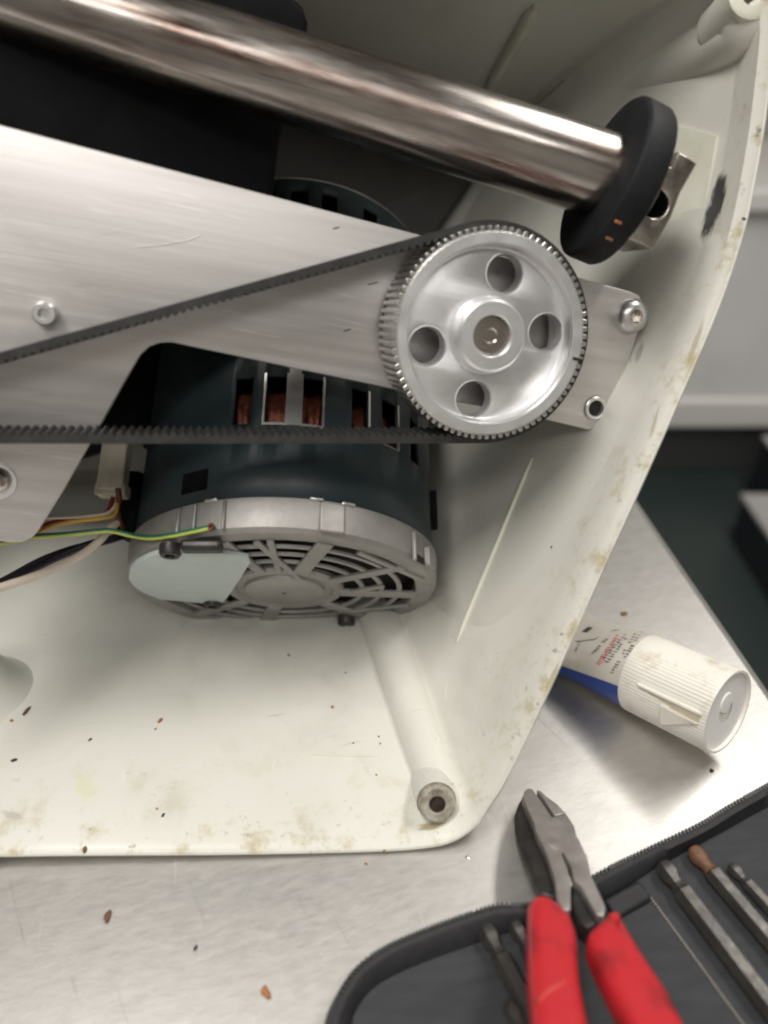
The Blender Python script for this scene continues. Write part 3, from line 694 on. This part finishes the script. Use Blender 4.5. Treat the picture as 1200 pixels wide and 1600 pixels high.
for j in range(NS + 1):
    s = -CAPL + .0015 - BL * j / NS
    for k in range(NA):
        a = 2 * math.pi * k / NA
        bvv.append(tsurf(a, s, 0))
for j in range(NS):
    for k in range(NA): bff.append((j * NA + k, j * NA + (k + 1) % NA, (j + 1) * NA + (k + 1) % NA, (j + 1) * NA + k))
bff.append(tuple(range(NA)))
tb_o = build('tube_body', bvv, bff, M['label'], gt)
def tmap(px, py):
    q = oncyl(px, py, TEND, tax, TR * .955) - TEND
    return math.atan2(q.dot(tside), q.dot(TUP)), q.dot(tax)
def patch(nm, a0, a1, s0, s1, m, n=10, lift=.0003, parent=None):
    v, f = [], []
    for i in range(n + 1):
        for j in range(n + 1): v.append(tsurf(a0 + (a1 - a0) * i / n, s0 + (s1 - s0) * j / n, lift))
    for i in range(n):
        for j in range(n): k = i * (n + 1) + j; f.append((k, k + 1, k + n + 2, k + n + 1))
    return build(nm, v, f, m, parent or gt)
ab0, sb0 = tmap(893, 1058); ab1, sb1 = tmap(972, 1095)
patch('blue_stripe', 1.38, 2.5, sb1, sb1 - .075, M['blue'])
ac, s_c = tmap(917, 968); patch('black_mark', ac - .16, ac + .06, s_c - .002, s_c + .001, M['ink'])
# printed lines round the tube: illegible small print
def printed(p0, p1, n, h, m, dens=.85):
    mb = MB()
    for i in range(n):
        if random.random() > dens: continue
        x, y = p0[0] + (p1[0] - p0[0]) * i / n, p0[1] + (p1[1] - p0[1]) * i / n
        a, s = tmap(x, y)
        for q in range(2):
            aa = a + random.uniform(-.01, .01) + q * .018; hh = h * random.uniform(.55, 1)
            w = random.uniform(.008, .016)
            mb.add([tsurf(aa, s, .0003), tsurf(aa + w, s, .0003), tsurf(aa + w, s + hh, .0003), tsurf(aa, s + hh, .0003)], [(0, 1, 2, 3)])
            if random.random() < .6:
                k = random.choice((0, .45, .8)) * hh
                mb.add([tsurf(aa, s + k, .00035), tsurf(aa + .03, s + k, .00035), tsurf(aa + .03, s + k + h * .18, .00035), tsurf(aa, s + k + h * .18, .00035)], [(0, 1, 2, 3)])
    mb.build('print_line', m, gt, smooth=0)
printed((946, 988), (925, 1012), 7, .0022, M['ink'])
printed((962, 984), (928, 1040), 15, .0032, M['red_ink'], .95)
printed((974, 985), (938, 1028), 11, .0021, M['ink'])
printed((982, 985), (942, 1036), 13, .0021, M['ink'])
printed((990, 987), (953, 1052), 15, .0021, M['ink'])
printed((997, 990), (973, 1028), 9, .0019, M['ink'])
printed((909, 982), (899, 1010), 6, .0014, M['ink'], .6)
tube('crease', [tsurf(tmap(x, y)[0], tmap(x, y)[1], .0002) for x, y in ((902, 985), (930, 986), (960, 975), (1005, 982))], .00018, M['ink'], gt, n=5)
# broken flap on the cap
def csurf(px, py, dr):
    q = oncyl(px, py, TEND, tax, TR) - TEND; a, s = math.atan2(q.dot(tside), q.dot(TUP)), q.dot(tax)
    return lambda da=0, ds=0, d=dr: TEND + tax * (s + ds) + (TUP * math.cos(a + da) + tside * math.sin(a + da)) * (TR + d)
def cap_quad(nm, q, d0, d1, m):
    top = [csurf(x, y, 0)(d=d1) for x, y in q]; bot = [csurf(x, y, 0)(d=d0) for x, y in q]
    return build(nm, top + bot, [(0, 1, 2, 3), (4, 7, 6, 5), (0, 4, 5, 1), (1, 5, 6, 2), (2, 6, 7, 3), (3, 7, 4, 0)], m, gt, bevel=.0003)
M['cap_cream'] = mat('cream_flap', (.68, .62, .48), .5, 0, (.55, .48, .34), 120, 1)
cap_quad('flap_recess', [(998, 1069), (1096, 1118), (1090, 1132), (1004, 1122)], -.001, .0003, M['cap_cream'])
cap_quad('flap_tab', [(1032, 1100), (1056, 1112), (1092, 1132), (1086, 1152)][:2] + [(1092, 1130), (1034, 1130)], -.001, .0014, M['white_plastic'])
cap_quad('flap_edge', [(996, 1067), (1098, 1114), (1097, 1119), (1000, 1073)], -.0005, .0012, M['white_plastic'])

# ------------------------------------------------------------------ tool case
case_o = [(500, 1660), (505, 1598), (521, 1557), (553, 1510), (603, 1475), (670, 1446), (733, 1424), (774, 1412), (825, 1410), (880, 1390), (920, 1368), (960, 1347), (1022, 1317), (1085, 1287), (1135, 1257), (1200, 1221),
          (1300, 1165), (1420, 1110), (1640, 1500), (1560, 2000), (520, 2000)]
case_l = [(545, 1660), (551, 1598), (560, 1574), (584, 1545), (625, 1521), (680, 1498), (720, 1484), (765, 1468), (825, 1449), (890, 1428), (925, 1415), (960, 1400), (1022, 1360), (1085, 1325), (1135, 1298), (1200, 1262),
          (1290, 1220), (1390, 1180), (1530, 1500), (1450, 1900), (560, 1900)]
CH = .014
def xy(v): return Vector((v.x, v.y))
CO_ = catmull([xy(ontable(x, y, .010)) for x, y in case_o], 6, True); CL_ = catmull([xy(ontable(x, y, .005)) for x, y in case_l], 6, True)
nC = len(CO_); ctr = sum(CO_, Vector((0, 0))) / nC
def inset(d):
    out = []
    for i, p in enumerate(CO_):
        t = CO_[(i + 1) % nC] - CO_[i - 1]; n = Vector((-t.y, t.x)).normalized()
        if n.dot(ctr - p) < 0: n = -n
        out.append(p + n * d)
    return out
tc_ = thing('tool_case', 'open black zip tool case with grey lining at bench corner', 'tool case', Vector((ctr.x, ctr.y, 0)))
lv = []
for lp_, z in ((inset(.003), .0), (inset(.0008), .002), (inset(0), .006), (inset(.0004), .0095), (inset(.002), .0125), (inset(.0035), .0135), (inset(.0055), .0128), (CL_, .0052)):
    lv += [Vector((p.x, p.y, z)) for p in lp_]
lf = []
for j in range(7):
    for i in range(nC): lf.append((j * nC + i, j * nC + (i + 1) % nC, (j + 1) * nC + (i + 1) % nC, (j + 1) * nC + i))
lf.append(tuple(range(nC))[::-1])
build('case_shell', lv, lf, M['case'], tc_, smooth=60)
CLi = [p.lerp(ctr, .0) for p in CL_]
build('case_lining', [Vector((p.x, p.y, .0054)) for p in CLi] + [Vector((p.x, p.y, .003)) for p in CLi], [tuple(range(nC))] + [(i, (i + 1) % nC, nC + (i + 1) % nC, nC + i) for i in range(nC)], M['lining'], tc_)
# zip teeth along the lip, piping seam
zp = MB(); acc = 0; last = None; iz = inset(.0022)
seg = [i for i in range(0, 17 * 6)]
for a_, b_ in zip(seg[:-1], seg[1:]):
    A, B = iz[a_], iz[b_]; L_ = (B - A).length; n = max(1, int(round(L_ / .0014)))
    t = (B - A).normalized()
    for k in range(n):
        p = A.lerp(B, k / n); zp.box((p.x, p.y, .0127), Vector((t.x, t.y, 0)), Vector((-t.y, t.x, 0)), UP, .0007, .0016, .0011)
tag(zp.build('zip_teeth', M['zip'], tc_, smooth=0), kind='stuff')
st_ = MB(); SA, SB = (1010, 1393), (1165, 1606)
for i in range(46):
    a, b = [ontable(SA[0] + (SB[0] - SA[0]) * q + random.uniform(-.4, .4), SA[1] + (SB[1] - SA[1]) * q, .0058) for q in (i / 46, (i + .62) / 46)]
    d = (b - a).normalized(); st_.box((a + b) / 2, d, d.cross(UP), UP, (b - a).length, .0005, .0006)
tag(st_.build('seam_stitching', M['thread'], tc_, smooth=0), kind='stuff')
# elastic strap fold at the hinge
A, B = ontable(952, 1423, .0065), ontable(1008, 1392, .0065)
MB().box((A + B) / 2, (B - A).normalized(), (B - A).normalized().cross(UP), UP, (B - A).length, .0075, .004).build('hinge_fold', M['case'], tc_, bevel=.0012)

# hex keys in the case
def hexkey(a, b, wpx, label, tipm=None, ball=True, h=None):
    r0 = wpx / 2 * .285 / F
    hh = .0054 + r0 * .95
    A, B = ontable(*a, hh), ontable(*b, hh); B = A + (B - A) * 1.5; ax = (B - A).normalized(); r = r0; L_ = (B - A).length
    o = thing('hex_key', label, 'hex key', A, 'hex keys lying in the tool case')
    e1 = UP; e2 = ax.cross(UP)
    e = ((e1 * math.cos(R(30)) + e2 * math.sin(R(30))), (e2 * math.cos(R(30)) - e1 * math.sin(R(30))))
    lathe('hex_shaft', [(r * 2.9, r * .6), (r * 3.1, r * .98), (r * 3.3, r), (L_, r)], A, ax, M['key'], o, n=6, e=e, smooth=20)
    lathe('ball_end', [(0, r * .45), (r * .25, r * .80), (r * .9, r * .98), (r * 1.5, r * .95), (r * 2.0, r * .70), (r * 2.4, r * .66), (r * 3.0, r * .9)], A, ax, tipm or M['key'], o, n=12 if tipm else 6, e=e, smooth=30)
hexkey((1032, 1348), (1215, 1590), 33, 'thickest black ball end hex key right of the stitching')
hexkey((1080, 1325), (1250, 1525), 30, 'black hex key with a rusty orange tip', M['rust'])
hexkey((1140, 1352), (1255, 1475), 22, 'thin hex key closest to the right edge of case')
hexkey((756, 1446), (850, 1622), 32, 'black ball end hex key left of the red pliers')
hexkey((801, 1440), (890, 1600), 27, 'hex key half hidden behind the left red pliers grip')
hexkey((792, 1567), (850, 1670), 25, 'short hex key end at the bottom below the left grip')

# ------------------------------------------------------------------ pliers
za = lambda x, y: (780 + x / 3.75, 1210 + y / 3.75)
PA, PB, PC_ = ontable(835, 1240, .011), ontable(860, 1610, .047), ontable(1060, 1610, .047)
PNn = (PB - PA).cross(PC_ - PA).normalized()
if PNn.z < 0: PNn = -PNn
pxx = (PC_ - PB); pxx = (pxx - PNn * pxx.dot(PNn)).normalized(); pyy = PNn.cross(pxx)
pr = thing('cutting_pliers', 'red handled diagonal cutting pliers resting across the tool case lip', 'pliers', PA)
def pout(l, off=0):
    o0 = PA + PNn * off
    return [tuple(((onplane(*za(x, y), o0, PNn) - PA).dot(pxx), (onplane(*za(x, y), o0, PNn) - PA).dot(pyy))) for x, y in l][::-1]
def pflat(nm, l, off, th, m, bev, res=2, **k): return flat(nm, [pout(l, off)], PA + PNn * off, pxx, pyy, PNn, th, m, pr, bev=bev, res=res, **k)
pflat('front_lever', [(135, 130), (148, 95), (168, 80), (195, 84), (250, 160), (308, 248), (345, 240), (395, 232), (440, 300), (455, 360), (470, 385), (495, 440), (515, 480), (540, 590), (625, 775), (610, 830), (570, 815), (475, 650), (440, 620), (420, 540), (378, 455), (310, 425), (245, 385), (215, 330), (205, 285), (180, 230)], 0, .0050, M['plier'], .0005)
pflat('right_jaw', [(222, 88), (248, 100), (280, 130), (340, 172), (390, 226), (350, 236), (325, 240)], -.0004, .0050, M['plier'], .0004)
pflat('left_arm', [(247, 392), (310, 430), (362, 460), (400, 545), (420, 625), (418, 790), (380, 800), (345, 740), (325, 600), (280, 470)], -.0007, .0050, M['plier'], .0004)
pflat('lower_jaw', [(150, 100), (112, 160), (88, 230), (96, 330), (118, 420), (160, 520), (205, 620), (235, 690), (320, 720), (380, 700), (420, 520), (440, 350), (330, 190), (210, 100)], -.0042, .0060, M['blacksteel'], .0018)  # bevelled jaw side, its shade put in as dark steel
pflat('right_shank', [(430, 640), (480, 660), (600, 810), (570, 880), (520, 900), (470, 860), (425, 740)], -.003, .008, M['blacksteel'], .0015)
pflat('lever_spring', [(178, 590), (192, 585), (232, 660), (222, 672)], -.0075, .0015, M['plier'], .0003)
g1 = [(168, 730), (190, 695), (222, 676), (270, 676), (320, 696), (380, 745), (425, 790), (450, 860), (462, 940), (466, 1050), (478, 1180), (505, 1320), (540, 1470), (580, 1720), (240, 1720), (195, 1400), (170, 1150), (164, 900)]
g2 = [(518, 905), (535, 875), (580, 840), (630, 795), (662, 766), (690, 770), (715, 800), (780, 900), (840, 1000), (900, 1090), (1000, 1240), (1120, 1470), (1230, 1720), (920, 1720), (740, 1400), (650, 1230), (590, 1110), (535, 1000), (518, 950)]
pflat('grip', g1, .0025, .0125, M['grip'], .0046, 5, smooth=60)
pflat('grip', g2, .0025, .0125, M['grip'], .0046, 5, smooth=60)
M['scuff'] = mat('worn_red', (.56, .035, .03), .42, 0, (.40, .03, .03), 90, 1)
pflat('grip_band', [(215, 1290), (300, 1215), (385, 1165), (400, 1195), (395, 1225), (310, 1275), (225, 1345)], .0028, .004, M['scuff'], .0012, 3, smooth=60)

# ------------------------------------------------------------------ crumbs and specks
def crumb(p, n, size, m, label, grp, long=1.6, ang=0):
    e1, e2 = frame(n); a = ang; d1 = e1 * math.cos(a) + e2 * math.sin(a); d2 = n.cross(d1)
    bm = bmesh.new(); bmesh.ops.create_icosphere(bm, subdivisions=1, radius=1)
    v = []
    for q in bm.verts:
        k = 1 + random.uniform(-.3, .3)
        v.append(p + d1 * q.co.x * size * long * k + d2 * q.co.y * size * k + n * (q.co.z * size * .55 * k + size * .35))
    bm.verts.index_update(); f = [tuple(x.index for x in t.verts) for t in bm.faces]; bm.free()
    o = build('crumb', v, f, m, None, base=p, smooth=60); tag(o, label, 'crumb', grp)
T_ = 'crumbs on the bench'; Hh = 'crumbs in the housing'
for x, y, s, m, l, lab in ((168, 1433, 5.0, 'chip', 1.8, 'brown crumb alone on the bench left below the housing rim'), (417, 1553, 5.5, 'crumb', 2.0, 'orange brown crumb on bench left of the tool case'),
                           (306, 1481, 2.5, 'speck', 1.8, 'tiny dark speck on bench between the two brown crumbs'), (1112, 1205, 3.2, 'speck', 1.3, 'dark speck on bench just below the tube cap'),
                           (731, 1340, 3.0, 'tin', 1.2, 'tiny shiny speck on bench left of the pliers jaws'), (572, 1350, 2.0, 'crumb', 1.4, 'tiny orange crumb on bench under the rim corner'),
                           (975, 959, 4.0, 'crumb', 1.4, 'orange crumb on the bench behind the tube body')):
    p = ontable(x, y, -.002); crumb(p, UP, s * (p - CAM).length / F, M[m], lab, T_, l, random.uniform(0, 3))
for x, y, s, m, l, lab in ((42, 1112, 4.0, 'chip', 3.0, 'long brown crumb beside the moulded foot cone'), (18, 1126, 3.0, 'crumb', 1.7, 'small orange crumb left of the long brown crumb'),
                           (250, 1127, 4.0, 'crumb', 2.0, 'larger orange crumb in the middle of the housing floor'), (243, 1139, 2.4, 'crumb', 1.4, 'tiny orange crumb just below the larger orange crumb'),
                           (22, 1188, 3.6, 'speck', 1.7, 'black crumb near left edge of housing floor'), (141, 1156, 2.6, 'speck', 2.0, 'thin black crumb up from the yellow stain'),
                           (255, 1274, 2.8, 'speck', 2.2, 'thin black crumb near the housing front rim'), (245, 1264, 2.4, 'crumb', 1.4, 'orange speck beside thin black crumb near rim'),
                           (519, 1105, 3.0, 'crumb', 1.4, 'pale orange crumb left of the corner column'), (451, 1024, 2.4, 'speck', 1.8, 'dark speck below the motor end bell'),
                           (662, 1088, 4.2, 'crumb', 1.3, 'upper orange crumb right of the corner column'), (681, 1147, 3.4, 'crumb', 1.4, 'lower orange crumb right of the corner column'),
                           (540, 1051, 1.8, 'speck', 1.3, 'dark speck beside top of the corner column'), (552, 1161, 1.8, 'speck', 1.4, 'dark speck above the mould line'),
                           (592, 1151, 2.0, 'speck', 1.2, 'upper of two dark specks on the corner column foot'), (594, 1162, 1.8, 'speck', 1.2, 'lower of two dark specks on the corner column foot'),
                           (588, 1211, 1.7, 'speck', 1.2, 'dark speck left of the screw boss'), (133, 1328, 4.5, 'chip', 1.5, 'yellow brown lump stuck to the front rim'),
                           (600, 1329, 2.2, 'crumb', 1.5, 'orange crumb on the front rim near the corner'), (634, 1025, 2.2, 'speck', 1.3, 'dark speck on right wall near the motor'),
                           (1163, 342, 2.6, 'speck', 1.8, 'dark speck on right rim above the cabinet'), (862, 855, 2.6, 'speck', 1.2, 'dark speck low on the right wall')):
    p, n = hit(x, y); crumb(p, n, s * .75 * (p - CAM).length / F, M[m], lab, Hh, l, random.uniform(0, 3))
